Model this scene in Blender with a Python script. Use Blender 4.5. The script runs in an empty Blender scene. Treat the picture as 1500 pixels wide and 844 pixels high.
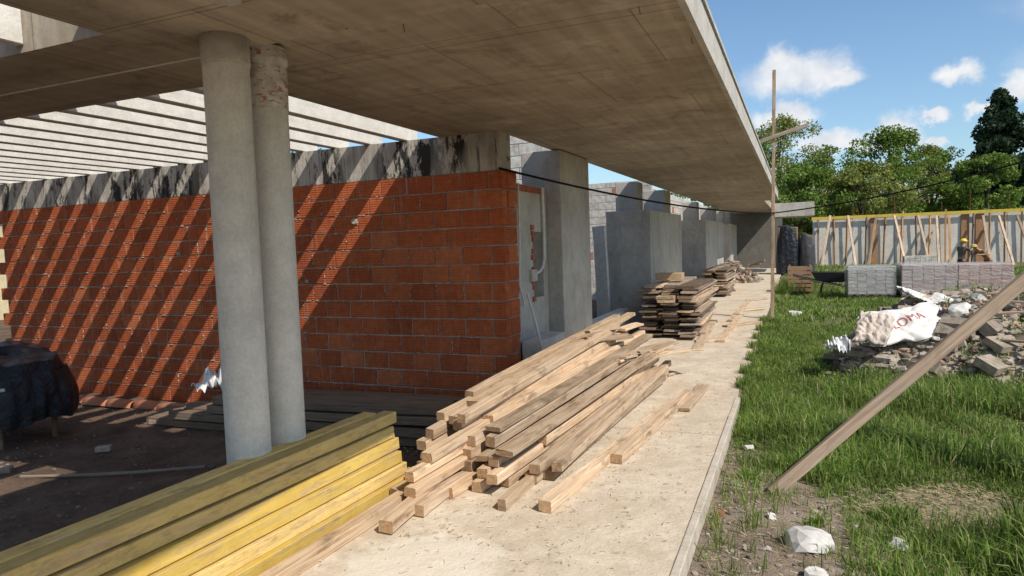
import bpy, bmesh, math, random
import numpy as np
from mathutils import Vector, Matrix, Quaternion, noise
random.seed(11); rng=np.random.default_rng(5)
S=bpy.context.scene; COL=S.collection
R=random.uniform
# ------------------------------------------------------------------ camera
H=1.6; F=980.0
Yc=Vector((415,77,-980)).normalized()
Xc=Vector((2350,18,980)); Xc=(Xc-Yc*Xc.dot(Yc)).normalized()
Zc=Xc.cross(Yc).normalized()
cam=bpy.data.cameras.new('camera'); co=bpy.data.objects.new('camera',cam); COL.objects.link(co)
co.matrix_world=Matrix.Translation((0,0,H))@Matrix((Xc,Yc,Zc)).to_4x4()
cam.sensor_width=36; cam.lens=F/1500*36; cam.clip_end=3000; cam.clip_start=.05
S.camera=co
def at(u,v,z=None,y=None):
    c=Vector((u-750,422-v,-F)); d=Vector((Xc.dot(c),Yc.dot(c),Zc.dot(c)))
    t=(z-H)/d.z if z is not None else y/d.y
    return Vector((0,0,H))+d*t
# ------------------------------------------------------------------ node helpers
def newmat(n,rough=.9,spec=.2):
    m=bpy.data.materials.new(n); m.use_nodes=True; nt=m.node_tree; b=nt.nodes['Principled BSDF']
    b.inputs['Roughness'].default_value=rough; b.inputs['Specular IOR Level'].default_value=spec
    return m,nt,b
def coords(nt,scale=(1,1,1),rand=False,rot=(0,0,0)):
    tc=nt.nodes.new('ShaderNodeTexCoord'); mp=nt.nodes.new('ShaderNodeMapping')
    mp.inputs['Scale'].default_value=scale; mp.inputs['Rotation'].default_value=rot
    src=tc.outputs['Object']
    if rand:
        oi=nt.nodes.new('ShaderNodeObjectInfo'); ma=nt.nodes.new('ShaderNodeVectorMath'); ma.operation='SCALE'
        ma.inputs[0].default_value=(37,91,53); nt.links.new(oi.outputs['Random'],ma.inputs['Scale'])
        ad=nt.nodes.new('ShaderNodeVectorMath'); nt.links.new(src,ad.inputs[0]); nt.links.new(ma.outputs[0],ad.inputs[1]); src=ad.outputs[0]
    nt.links.new(src,mp.inputs[0]); return mp.outputs[0]
def nz(nt,vec,scale=5,detail=5,rough=.6,dist=0):
    n=nt.nodes.new('ShaderNodeTexNoise'); n.inputs['Scale'].default_value=scale; n.inputs['Detail'].default_value=detail
    n.inputs['Roughness'].default_value=rough; n.inputs['Distortion'].default_value=dist
    nt.links.new(vec,n.inputs['Vector']); return n.outputs['Fac']
def ramp(nt,fac,stops):
    r=nt.nodes.new('ShaderNodeValToRGB'); e=r.color_ramp.elements
    while len(e)<len(stops): e.new(.5)
    for i,(p,c) in enumerate(stops):
        e[i].position=p; e[i].color=(c,c,c,1) if isinstance(c,(int,float)) else (*c,1)
    nt.links.new(fac,r.inputs[0]); return r.outputs[0]
def mix(nt,fac,a,b,mode='MIX'):
    m=nt.nodes.new('ShaderNodeMix'); m.data_type='RGBA'; m.blend_type=mode
    for k,val in ((0,fac),(6,a),(7,b)):
        s=m.inputs[k]
        if isinstance(val,(int,float)): s.default_value=val if k==0 else (val,val,val,1)
        elif isinstance(val,tuple): s.default_value=(*val,1)
        else: nt.links.new(val,s)
    return m.outputs[2]
def mth(nt,op,a,b=0):
    m=nt.nodes.new('ShaderNodeMath'); m.operation=op
    for s,val in ((m.inputs[0],a),(m.inputs[1],b)):
        if isinstance(val,(int,float)): s.default_value=val
        else: nt.links.new(val,s)
    return m.outputs[0]
def bump(nt,b,h,strength=.4,dist=.01):
    n=nt.nodes.new('ShaderNodeBump'); n.inputs['Strength'].default_value=strength; n.inputs['Distance'].default_value=dist
    nt.links.new(h,n.inputs['Height']); nt.links.new(n.outputs[0],b.inputs['Normal'])
# ------------------------------------------------------------------ light
S.view_settings.view_transform='Standard'; S.view_settings.look='None'; S.view_settings.exposure=0
Ld=Vector((-.84,.5,-1)).normalized()
sun=bpy.data.lights.new('sun','SUN'); sun.energy=5.0; sun.angle=math.radians(.5); sun.color=(1,.93,.82)
so=bpy.data.objects.new('sun',sun); COL.objects.link(so); so.rotation_mode='QUATERNION'; so.rotation_quaternion=Ld.to_track_quat('-Z','Y'); so.location=(5,-5,10)
W=bpy.data.worlds.new('World'); S.world=W; W.use_nodes=True; nt=W.node_tree; bg=nt.nodes['Background']; bg.inputs[1].default_value=.15
sk=nt.nodes.new('ShaderNodeTexSky'); sk.sky_type='NISHITA'; sk.sun_disc=False; sk.sun_elevation=math.asin(-Ld.z); sk.sun_rotation=math.atan2(-Ld.x,-Ld.y); sk.air_density=1.0; sk.dust_density=.8; sk.ozone_density=1.5
tc=nt.nodes.new('ShaderNodeTexCoord'); dirv=tc.outputs['Generated']
nn=nt.nodes.new('ShaderNodeTexNoise'); nn.inputs['Scale'].default_value=22; nn.inputs['Detail'].default_value=7; nn.inputs['Roughness'].default_value=.62; nt.links.new(dirv,nn.inputs['Vector'])
def vm(op,a,b=None,sc=None):
    m=nt.nodes.new('ShaderNodeVectorMath'); m.operation=op
    for s,val in ((m.inputs[0],a),(m.inputs[1],b)):
        if val is None: continue
        if isinstance(val,(tuple,Vector)): s.default_value=tuple(val)
        else: nt.links.new(val,s)
    if sc is not None: m.inputs['Scale'].default_value=sc
    return m
dv=vm('ADD',dirv,vm('SCALE',vm('SUBTRACT',nn.outputs['Color'],(.5,.5,.5)).outputs[0],None,.06).outputs[0]).outputs[0]
tot=None
for (u,v,rx,rz) in ((1170,112,.075,.032),(1140,100,.035,.03),(1225,112,.035,.018),(1215,208,.055,.02),(1150,172,.045,.018),(1312,196,.036,.024),(1270,212,.05,.012),(1405,106,.030,.018),(1372,171,.018,.009),(1492,124,.022,.022),(1440,158,.02,.01),(1360,210,.02,.008),(600,-250,.2,.08),(1700,60,.12,.04),(1900,-100,.2,.06)):
    c=Vector((u-750,422-v,-F)); d=Vector((Xc.dot(c),Yc.dot(c),Zc.dot(c))).normalized()
    s=vm('MULTIPLY',vm('SUBTRACT',dv,d).outputs[0],(1/rx,1.5,1/rz)); L=vm('LENGTH',s.outputs[0]).outputs['Value']
    mr=nt.nodes.new('ShaderNodeMapRange'); mr.interpolation_type='SMOOTHSTEP'; mr.inputs[1].default_value=1.15; mr.inputs[2].default_value=.35; nt.links.new(L,mr.inputs[0])
    tot=mr.outputs[0] if tot is None else mth(nt,'MAXIMUM',tot,mr.outputs[0])
n2=nt.nodes.new('ShaderNodeTexNoise'); n2.inputs['Scale'].default_value=40; n2.inputs['Detail'].default_value=6; nt.links.new(dirv,n2.inputs['Vector'])
cc=ramp(nt,n2.outputs['Fac'],[(.3,(4.9,5.1,5.5)),(.65,(6.4,6.4,6.4))])
tint=mix(nt,1.0,sk.outputs[0],(.84,.97,1.04),'MULTIPLY')
nt.links.new(mix(nt,mth(nt,'MULTIPLY',tot,.93),tint,cc),bg.inputs[0])
# ------------------------------------------------------------------ materials
def concrete(name,c1,c2,stain=(.1,.085,.07),st=.5,scale=1.0,streak=(1,1,1),bs=.3,post=None):
    m,nt,b=newmat(name)
    v=coords(nt,(1,1,1),True); v2=coords(nt,streak,True)
    a=ramp(nt,nz(nt,v,1.3*scale,6,.65),[(.3,c1),(.7,c2)])
    s=ramp(nt,nz(nt,v2,2.2*scale,8,.7,.4),[(.5,0),(.72,st)])
    c=mix(nt,s,a,stain)
    f=nz(nt,v,55,3,.7)
    c=mix(nt,.35,c,ramp(nt,f,[(.3,.55),(.7,1.0)]),'MULTIPLY')
    p=nz(nt,v,9,4,.6)
    c=mix(nt,.3,c,ramp(nt,p,[(.35,.6),(.6,1.0)]),'MULTIPLY')
    if post: c=post(nt,c)
    nt.links.new(c,b.inputs['Base Color'])
    bump(nt,b,mth(nt,'ADD',f,mth(nt,'MULTIPLY',p,2.0)),bs,.008)
    return m
def wood(name,cols,dark=.35,dirt=(.3,.27,.23),dirtamt=.5,paint=None,grey=.5,lo=.5,wear=1.0):
    m,nt,b=newmat(name,.9,.1)
    g=coords(nt,(28,1.4,28),True); v=coords(nt,(1,1,1),True)
    n1=nz(nt,g,1.6,6,.65,.6)
    c=ramp(nt,n1,[(.25,cols[0]),(.5,cols[1]),(.75,cols[2])])
    oi=nt.nodes.new('ShaderNodeObjectInfo')
    rv=ramp(nt,oi.outputs['Random'],[(0,lo),(.5,.9),(1,1.15)])
    r2=mth(nt,'FRACT',mth(nt,'MULTIPLY',oi.outputs['Random'],13.7))
    c=mix(nt,mth(nt,'MULTIPLY',r2,grey),c,ramp(nt,n1,[(.25,(.20,.175,.15)),(.75,(.46,.42,.37))]))
    c=mix(nt,1.0,c,rv,'MULTIPLY')
    d=ramp(nt,nz(nt,coords(nt,(6,1.2,6),True),1.6,7,.7,.5),[(.48,0),(.64,dirtamt)])
    c=mix(nt,d,c,dirt)
    k=ramp(nt,nz(nt,coords(nt,(3,1,3),True),3.5,5,.65),[(.54,0),(.68,dark)])
    c=mix(nt,k,c,(.10,.065,.04))
    if paint:
        pm=ramp(nt,nz(nt,coords(nt,(9,1.0,9),True),2.6,9,.8,.5),[(.38,0),(.52,.9)])
        pc=ramp(nt,nz(nt,v,4,6,.7),[(.3,paint[0]),(.7,paint[1])])
        c=mix(nt,pm,c,mix(nt,1.0,pc,rv,'MULTIPLY'))
        k=ramp(nt,nz(nt,coords(nt,(5,1.3,5),True),4.5,7,.8),[(.62-.10*wear,0),(.74-.08*wear,.65)])
        c=mix(nt,k,c,(.26,.18,.09))
        k=ramp(nt,nz(nt,coords(nt,(20,3,20),True),5,4,.7),[(.62,0),(.70,.6)])
        c=mix(nt,k,c,(.50,.44,.34))
    nt.links.new(c,b.inputs['Base Color']); bump(nt,b,n1,.5,.006)
    return m
def flat(name,c,rough=.7,var=.35,scale=8,metal=0):
    m,nt,b=newmat(name,rough); v=coords(nt,(1,1,1),True)
    f=nz(nt,v,scale,5,.65)
    c=mix(nt,1.0,c,ramp(nt,f,[(.25,1-var),(.75,1.0)]),'MULTIPLY')
    nt.links.new(c,b.inputs['Base Color']); b.inputs['Metallic'].default_value=metal; bump(nt,b,f,.25,.01); return m
def island(name,stops,rough=.85,transl=0,extra=None):
    m,nt,b=newmat(name,rough); ge=nt.nodes.new('ShaderNodeNewGeometry')
    c=ramp(nt,ge.outputs['Random Per Island'],stops)
    if extra:
        c=mix(nt,1.0,c,ramp(nt,nz(nt,coords(nt),extra,4),[(.3,.55),(.7,1.1)]),'MULTIPLY')
    nt.links.new(c,b.inputs['Base Color'])
    if transl:
        t=nt.nodes.new('ShaderNodeBsdfTranslucent'); nt.links.new(c,t.inputs[0]); ms=nt.nodes.new('ShaderNodeMixShader'); ms.inputs[0].default_value=transl
        nt.links.new(b.outputs[0],ms.inputs[1]); nt.links.new(t.outputs[0],ms.inputs[2]); nt.links.new(ms.outputs[0],nt.nodes['Material Output'].inputs[0])
    return m
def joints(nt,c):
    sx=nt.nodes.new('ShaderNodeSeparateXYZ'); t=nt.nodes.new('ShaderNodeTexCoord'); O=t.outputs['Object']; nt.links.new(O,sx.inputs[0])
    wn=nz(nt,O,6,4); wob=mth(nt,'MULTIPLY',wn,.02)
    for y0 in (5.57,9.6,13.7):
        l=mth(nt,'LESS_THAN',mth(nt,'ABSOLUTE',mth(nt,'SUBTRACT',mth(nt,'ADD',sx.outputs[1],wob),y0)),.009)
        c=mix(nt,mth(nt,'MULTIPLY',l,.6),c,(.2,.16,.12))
    w=ramp(nt,nz(nt,O,1.7,8,.75,.3),[(.47,0),(.64,.6)]); c=mix(nt,w,c,(.44,.34,.24))
    w=ramp(nt,nz(nt,O,5.5,6,.75,.3),[(.55,0),(.68,.4)]); c=mix(nt,w,c,(.74,.66,.54))
    dx=mth(nt,'DIVIDE',mth(nt,'ADD',sx.outputs[0],1.76),.48); dy=mth(nt,'DIVIDE',mth(nt,'SUBTRACT',sx.outputs[1],2.85),.42)
    r=mth(nt,'SQRT',mth(nt,'ADD',mth(nt,'MULTIPLY',dx,dx),mth(nt,'MULTIPLY',dy,dy)))
    r=mth(nt,'ADD',r,mth(nt,'MULTIPLY',mth(nt,'SUBTRACT',nz(nt,O,5,7,.7),.5),1.6))
    c=mix(nt,ramp(nt,r,[(.70,.45),(1.05,0)]),c,(.76,.70,.60))
    return c
M={}
M['pier']=concrete('grey_render',(.43,.39,.34),(.58,.535,.475),(.25,.21,.17),.6,1.3,(1,1,.35),.5)
M['column']=concrete('column_concrete',(.60,.56,.49),(.74,.69,.61),(.40,.33,.25),.5,1.2,(2,2,.3))
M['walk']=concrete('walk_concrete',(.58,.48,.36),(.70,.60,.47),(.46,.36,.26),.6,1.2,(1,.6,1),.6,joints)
M['white_block']=concrete('pale_blockwork',(.62,.59,.54),(.76,.73,.67),(.4,.35,.3),.5,2)
M['edge']=concrete('fascia_concrete',(.46,.43,.38),(.6,.56,.5),(.25,.22,.19),.5,2)
M['joist']=concrete('joist_concrete',(.70,.67,.61),(.80,.77,.71),(.45,.40,.34),.4,2,(3,.4,3))
M['rubble']=island('rubble',[(0,(.20,.16,.12)),(.45,(.36,.30,.235)),(.78,(.50,.44,.37)),(.88,(.40,.18,.11)),(.91,(.44,.38,.32)),(1,(.68,.65,.6))],.95,0,12)
M['dirtchunk']=island('pebbles',[(0,(.14,.11,.08)),(.6,(.32,.27,.21)),(1,(.5,.47,.42))],.95,0,20)
M['timber']=wood('sawn_timber',((.30,.18,.10),(.59,.41,.255),(.78,.61,.43)),.6,(.48,.38,.28),.6,None,.28,.48)
M['timber_end']=wood('timber_end',((.28,.16,.09),(.42,.26,.14),(.53,.36,.22)),.5,(.3,.22,.15),.3,None,.1)
M['greywood']=wood('weathered_timber',((.22,.16,.11),(.36,.27,.20),(.50,.40,.31)),.3,(.30,.27,.23),.5)
M['prop']=wood('prop_timber',((.20,.14,.09),(.33,.24,.17),(.46,.35,.25)),.3,(.30,.25,.2),.4,None,.1)
M['darkwood']=wood('dark_timber',((.13,.08,.05),(.23,.16,.105),(.34,.25,.17)),.3,(.22,.17,.13),.4,None,.2)
M['yellow']=wood('yellow_timber',((.34,.22,.10),(.52,.36,.18),(.64,.47,.26)),.25,(.44,.33,.18),.4,((.64,.42,.075),(.80,.58,.15)),.15,.72,.55)
M['yellow_worn']=wood('worn_yellow_timber',((.36,.23,.11),(.54,.37,.19),(.66,.48,.27)),.25,(.46,.33,.19),.5,((.60,.41,.12),(.74,.54,.20)),.2,.85,1.1)
def soffit():
    m,nt,b=newmat('board_marked_soffit',.85)
    v=coords(nt); vb=coords(nt,(7,.35,1)); 
    a=ramp(nt,nz(nt,v,.9,6,.65),[(.3,(.36,.30,.225)),(.7,(.57,.49,.38))])
    bd=nz(nt,vb,1.5,5,.6)
    c=mix(nt,.5,a,ramp(nt,bd,[(.3,.55),(.7,1.1)]),'MULTIPLY')
    wv=coords(nt,(.35,5,1)); c=mix(nt,.35,c,ramp(nt,nz(nt,wv,1.3,5,.6),[(.3,.5),(.7,1.1)]),'MULTIPLY')
    br=nt.nodes.new('ShaderNodeTexBrick'); br.inputs['Scale'].default_value=1; br.inputs['Mortar Size'].default_value=.006
    br.inputs['Brick Width'].default_value=1.22; br.inputs['Row Height'].default_value=1.1
    br.inputs['Color1'].default_value=(1,1,1,1); br.inputs['Color2'].default_value=(.86,.86,.86,1); br.inputs['Mortar'].default_value=(.5,.5,.5,1)
    nt.links.new(coords(nt,(1,1,1),False,(0,0,0)),br.inputs['Vector'])
    c=mix(nt,.8,c,br.outputs['Color'],'MULTIPLY')
    s=ramp(nt,nz(nt,v,2.6,7,.75,.6),[(.54,0),(.66,.6)]); c=mix(nt,s,c,(.17,.13,.09))
    s2=ramp(nt,nz(nt,coords(nt,(1,1,1),False,(0,0,1)),1.8,7,.7,.3),[(.58,0),(.7,.45)]); c=mix(nt,s2,c,(.62,.56,.47))
    nt.links.new(c,b.inputs['Base Color']); bump(nt,b,mth(nt,'ADD',bd,nz(nt,v,40,3)),.3,.006); return m
M['soffit']=soffit()
def tarbeam():
    m,nt,b=newmat('tar_daubed_concrete',.8)
    a=ramp(nt,nz(nt,coords(nt),3,6,.7),[(.3,(.34,.31,.265)),(.7,(.54,.50,.44))])
    st=ramp(nt,nz(nt,coords(nt,(6,1,.7)),1.6,6,.7),[(.45,0),(.62,.6)]); a=mix(nt,st,a,(.2,.17,.14))
    s=ramp(nt,nz(nt,coords(nt,(2.6,1,.8)),2.0,9,.78,.25),[(.50,0),(.525,1)])
    gate=ramp(nt,nz(nt,coords(nt,(.9,1,.2)),1.5,3,.5),[(.42,0),(.5,1)])
    s2=ramp(nt,nz(nt,coords(nt,(11,1,.7)),1.6,8,.8),[(.56,0),(.60,1)])
    k=mth(nt,'MAXIMUM',mth(nt,'MULTIPLY',s,gate),mth(nt,'MULTIPLY',s2,.7))
    nt.links.new(mix(nt,k,a,(.03,.027,.025)),b.inputs['Base Color']); bump(nt,b,nz(nt,coords(nt),30,4),.4,.01); return m
M['tar']=tarbeam()
def brickm():
    m,nt,b=newmat('hollow_brick',.92,.1)
    ge=nt.nodes.new('ShaderNodeNewGeometry')
    c=ramp(nt,ge.outputs['Random Per Island'],[(0,(.37,.095,.04)),(.3,(.43,.107,.042)),(.85,(.48,.125,.048)),(1,(.54,.165,.07))])
    v=coords(nt)
    w=nt.nodes.new('ShaderNodeTexWave'); w.inputs['Scale'].default_value=12; w.bands_direction='Z'; w.inputs['Distortion'].default_value=.8
    nt.links.new(v,w.inputs['Vector'])
    c=mix(nt,.25,c,ramp(nt,w.outputs['Fac'],[(.0,.4),(.5,1)]),'MULTIPLY')
    c=mix(nt,.5,c,ramp(nt,nz(nt,v,14,5,.7),[(.3,.5),(.65,1.1)]),'MULTIPLY')
    c=mix(nt,.5,c,ramp(nt,nz(nt,v,.9,4,.6),[(.3,.7),(.65,1.08)]),'MULTIPLY')
    c=mix(nt,.45,c,ramp(nt,nz(nt,coords(nt,(26,1,2.5)),1.5,5,.7),[(.3,.55),(.6,1.05)]),'MULTIPLY')
    s=ramp(nt,nz(nt,v,6.5,7,.8,.4),[(.58,0),(.70,.5)]); c=mix(nt,s,c,(.38,.30,.25))
    s=ramp(nt,nz(nt,coords(nt,(9,1,1.2)),2,5,.7),[(.58,0),(.7,.4)]); c=mix(nt,s,c,(.46,.31,.23))
    nt.links.new(c,b.inputs['Base Color']); bump(nt,b,mth(nt,'ADD',w.outputs['Fac'],nz(nt,v,60,3)),.5,.006); return m
M['brick']=brickm()
M['mortar']=concrete('mortar',(.34,.28,.235),(.46,.39,.33),(.24,.19,.15),.4,6)
# ------------------------------------------------------------------ mesh helpers
class MB:
    def __init__(s): s.v=[]; s.f=[]; s.m=[]
    def add(s,vs,fs,mi=0,T=None):
        o=len(s.v); s.v+=[(T@Vector(p)) if T else Vector(p) for p in vs]; s.f+=[[o+i for i in f] for f in fs]; s.m+=[mi]*len(fs)
    def box(s,a,b,mi=0,T=None):
        x0,y0,z0=a; x1,y1,z1=b
        s.add([(x0,y0,z0),(x1,y0,z0),(x1,y1,z0),(x0,y1,z0),(x0,y0,z1),(x1,y0,z1),(x1,y1,z1),(x0,y1,z1)],
              [(0,3,2,1),(4,5,6,7),(0,1,5,4),(1,2,6,5),(2,3,7,6),(3,0,4,7)],mi,T)
    def tube(s,pts,rad,seg=8,mi=0):
        pts=[Vector(p) for p in pts]; n=len(pts); vs=[]; fs=[]
        if isinstance(rad,(int,float)): rad=[rad]*n
        up=Vector((0,0,1)); d0=(pts[-1]-pts[0]).normalized()
        if abs(d0.z)>.9: up=Vector((1,0,0))
        for i,p in enumerate(pts):
            d=(pts[min(i+1,n-1)]-pts[max(i-1,0)]).normalized(); a=d.cross(up).normalized(); b=a.cross(d)
            for k in range(seg):
                t=2*math.pi*k/seg; vs.append(p+(a*math.cos(t)+b*math.sin(t))*rad[i])
        for i in range(n-1):
            for k in range(seg):
                k2=(k+1)%seg; fs.append((i*seg+k,i*seg+k2,(i+1)*seg+k2,(i+1)*seg+k))
        fs.append(tuple(range(seg))[::-1]); fs.append(tuple((n-1)*seg+k for k in range(seg)))
        s.add(vs,fs,mi)
    def build(s,name,mats,parent=None,smooth=False,origin=None):
        if not isinstance(mats,(list,tuple)): mats=[mats]
        if parent is not None:
            off=Vector((0,0,0)); p=parent
            while p: off+=p.location; p=p.parent
        elif origin is not None: off=Vector(origin)
        else:
            xs=[p[0] for p in s.v]; ys=[p[1] for p in s.v]; zs=[p[2] for p in s.v]
            off=Vector(((min(xs)+max(xs))/2,(min(ys)+max(ys))/2,min(zs)))
        me=bpy.data.meshes.new(name); me.from_pydata([tuple(p-off) for p in s.v],[],s.f)
        for m in mats: me.materials.append(m)
        me.polygons.foreach_set('material_index',s.m)
        if smooth: me.polygons.foreach_set('use_smooth',[True]*len(s.f))
        me.update(); o=bpy.data.objects.new(name,me); COL.objects.link(o)
        if parent is not None: o.parent=parent
        else: o.location=off
        return o
def bev(o,w=.006,seg=1):
    b=o.modifiers.new('bevel','BEVEL'); b.width=w; b.segments=seg; b.limit_method='ANGLE'; return o
def tag(o,label=None,cat=None,group=None,kind=None):
    if label: o['label']=label
    if cat: o['category']=cat
    if group: o['group']=group
    if kind: o['kind']=kind
    return o
def empty(name,loc,label,cat,group=None):
    o=bpy.data.objects.new(name,None); COL.objects.link(o); o.location=loc; o.empty_display_size=.1; return tag(o,label,cat,group)
def timber(name,A,B,w,h,mats,label=None,cat=None,group=None,roll=0,bend=.012,parent=None,ch=.004):
    A=Vector(A); B=Vector(B); L=(B-A).length; q=(B-A).to_track_quat('Y','Z')@Quaternion((0,1,0),roll)
    w2,h2=w/2,h/2; sec=[(-w2+ch,-h2),(w2-ch,-h2),(w2,-h2+ch),(w2,h2-ch),(w2-ch,h2),(-w2+ch,h2),(-w2,h2-ch),(-w2,-h2+ch)]
    n=9; vs=[]; fs=[]; bx,bz=R(-bend,bend),R(-bend,bend); mi=[]; tw=R(-.03,.03)
    for i in range(n):
        t=i/(n-1); y=(t-.5)*L; k=4*t*(1-t)
        sk=(0 if 0<i<n-1 else 1)
        for (x,z) in sec:
            vs.append((x+z*tw*(t-.5)*2+bx*k+R(-.0016,.0016),y+sk*(x*R(-.08,.08)),z-x*tw*(t-.5)*2+bz*k+R(-.0016,.0016)))
    for i in range(n-1):
        for k in range(8):
            k2=(k+1)%8; fs.append((i*8+k,i*8+k2,(i+1)*8+k2,(i+1)*8+k)); mi.append(0)
    fs.append(tuple(range(8))[::-1]); fs.append(tuple((n-1)*8+k for k in range(8))); mi+=[1,1]
    me=bpy.data.meshes.new(name); me.from_pydata(vs,[],fs)
    if not isinstance(mats,(list,tuple)): mats=[mats,mats]
    for m in mats: me.materials.append(m)
    me.polygons.foreach_set('material_index',mi); me.update()
    o=bpy.data.objects.new(name,me); COL.objects.link(o); o.rotation_mode='QUATERNION'; o.rotation_quaternion=q
    mid=(A+B)/2
    if parent is not None: o.parent=parent; mid=mid-parent.location
    o.location=mid
    return tag(o,label,cat,group)
def ico(s):
    bm=bmesh.new(); bmesh.ops.create_icosphere(bm,subdivisions=s,radius=1); r=([v.co.copy() for v in bm.verts],[[v.index for v in f.verts] for f in bm.faces]); bm.free(); return r
ICOV,ICOF=ico(1); ICO2V,ICO2F=ico(2)
def rock(mb,c,r,flatk=.7,hi=False):
    T=Matrix.Translation(c)@Matrix.Rotation(R(0,6.3),4,'Z')@Matrix.Rotation(R(-.5,.5),4,'X')
    sx,sy,sz=r*R(.7,1.3),r*R(.7,1.2),r*flatk*R(.6,1.1); o=Vector((R(0,99),R(0,99),0))
    vs=[]
    for p in (ICO2V if hi else ICOV):
        q=Vector([max(-.72,min(.72,a)) for a in p]); k=1+.35*noise.noise(p*1.3+o)+(.12*noise.noise(p*4+o) if hi else R(-.1,.1)); vs.append((q.x*sx*k*1.2,q.y*sy*k*1.2,q.z*sz*k*1.2))
    mb.add(vs,ICO2F if hi else ICOF,0,T)
nse=lambda x,y,s=1,o=0: noise.noise(Vector((x*s+o,y*s-o,o*.37)))
# ------------------------------------------------------------------ ground
def mound(x,y):
    z=0
    for (cx,cy,rx,ry,h) in ((2.5,10.0,1.9,1.9,.80),(4.4,10.4,2.3,2.3,1.2),(1.35,9.4,1.0,1.0,.32)):
        d=((x-cx)/rx)**2+((y-cy)/ry)**2
        if d<1: z=max(z,h*(1-d)**.7*(1+.45*nse(x,y,1.6,7)))
    return z
def gz(x,y):
    if x<-2.55:
        if y>6.9: return -.04+.02*nse(x,y,1.5)
        return -.35+.035*nse(x,y,1.3,3)+.012*nse(x,y,7)
    if x<-.56: return -.3
    b=-.10+.05*nse(x,y,.6,9)+.02*nse(x,y,3,2)+.008*nse(x,y,11)
    k=min(1,max(0,(x+.5)/.4)); b=b*k+(-.10)*(1-k)
    if 9<y: b=b+min(.07,(y-9)*.02)
    if 33.5<y<38.4 and 5<x<10: b=-.62
    if abs(x)>30 or y>45: b=-.05
    return b
xs=list(np.unique(np.concatenate([[-600,-300,-150,-80,-50,-35,-25,-20],np.arange(-16,-9,.5),np.arange(-9,-2.6,.15),[-2.56,-2.54,-1.5,-.58,-.555],np.arange(-.5,4.5,.09),np.arange(4.6,12,.4),[13,15,18,22,30,45,80,150,300,600]])))
ys=list(np.unique(np.concatenate([[-600,-200,-80,-40,-20,-10,-5,-3],np.arange(-2,2.5,.3),np.arange(2.6,12,.09),np.arange(12,24,.3),np.arange(24,44,.5),[48,55,65,80,110,160,300,700,1500]])))
vs=[(x,y,gz(x,y)) for y in ys for x in xs]; nx=len(xs)
fs=[(j*nx+i,j*nx+i+1,(j+1)*nx+i+1,(j+1)*nx+i) for j in range(len(ys)-1) for i in range(nx-1)]
def groundm():
    m,nt,b=newmat('soil',.97,.1)
    v=coords(nt); sx=nt.nodes.new('ShaderNodeSeparateXYZ'); nt.links.new(v,sx.inputs[0])
    n1=nz(nt,v,2.2,7,.7); n2=nz(nt,v,30,5,.75)
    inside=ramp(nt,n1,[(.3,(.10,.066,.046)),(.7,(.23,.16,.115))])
    soil=ramp(nt,n1,[(.3,(.19,.14,.10)),(.5,(.30,.235,.175)),(.72,(.40,.33,.26))])
    gr=ramp(nt,nz(nt,v,.8,5,.6),[(.3,(.08,.11,.03)),(.7,(.15,.16,.06))])
    far=ramp(nt,mth(nt,'ADD',mth(nt,'MULTIPLY',sx.outputs[1],.1),mth(nt,'MULTIPLY',n1,.3)),[(.66,0),(.74,.6)])
    soil=mix(nt,far,soil,gr)
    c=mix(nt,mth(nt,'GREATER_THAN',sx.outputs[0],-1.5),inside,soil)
    c=mix(nt,.6,c,ramp(nt,n2,[(.3,.45),(.65,1.1)]),'MULTIPLY')
    nt.links.new(c,b.inputs['Base Color']); bump(nt,b,mth(nt,'ADD',n2,nz(nt,v,90,3)),.8,.02); return m
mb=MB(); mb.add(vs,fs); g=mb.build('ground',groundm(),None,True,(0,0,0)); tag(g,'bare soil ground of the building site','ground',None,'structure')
# walk
mb=MB(); X=[-2.6]+list(np.arange(-2.5,-.6,.1))+[-.57,-.55]; Yv=list(np.arange(-2,12,.12))+list(np.arange(12,36.2,.5)); nxx=len(X)
def wx(x,y):
    if x>-.58:
        k=min(1,max(0,(y-6.6)/2.0)); return x+.004*nse(x,y,5)+k*(.03*nse(x,y,1.7,4)-.01+.03*nse(x,y,.9,6))
    return x
vs=[(wx(x,y),y,.006*nse(x,y,2.2)+.0035*nse(x,y,9)) for y in Yv for x in X]
fs=[(j*nxx+i,j*nxx+i+1,(j+1)*nxx+i+1,(j+1)*nxx+i) for j in range(len(Yv)-1) for i in range(nxx-1)]
n0=len(vs)
for y in Yv: vs.append((wx(-.55,y)+.012*nse(9,y,7),y,-.3)); 
n1=len(vs)
for y in Yv: vs.append((-2.6,y,-.5))
for j in range(len(Yv)-1):
    fs.append((j*nxx+nxx-1,n0+j,n0+j+1,(j+1)*nxx+nxx-1)); fs.append((j*nxx,(j+1)*nxx,n1+j+1,n1+j))
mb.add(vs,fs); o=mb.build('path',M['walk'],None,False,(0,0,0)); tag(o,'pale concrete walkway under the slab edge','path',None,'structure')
mb=MB(); yy=-2.0
while yy<6.9:
    L=R(1.1,1.9); mb.box((-.562,yy+.004,-.25),(-.515+R(-.002,.002),min(yy+L,6.95)-.004,.010+R(-.003,.003))); yy+=L
k_=bev(mb.build('kerb',concrete('kerb_concrete',(.48,.42,.34),(.62,.55,.45),(.34,.27,.2),.6,3),None,False,(0,0,0)),.006,2); tag(k_,'thin raised concrete kerb along the near right edge of the walkway','kerb',None,'structure')
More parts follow.
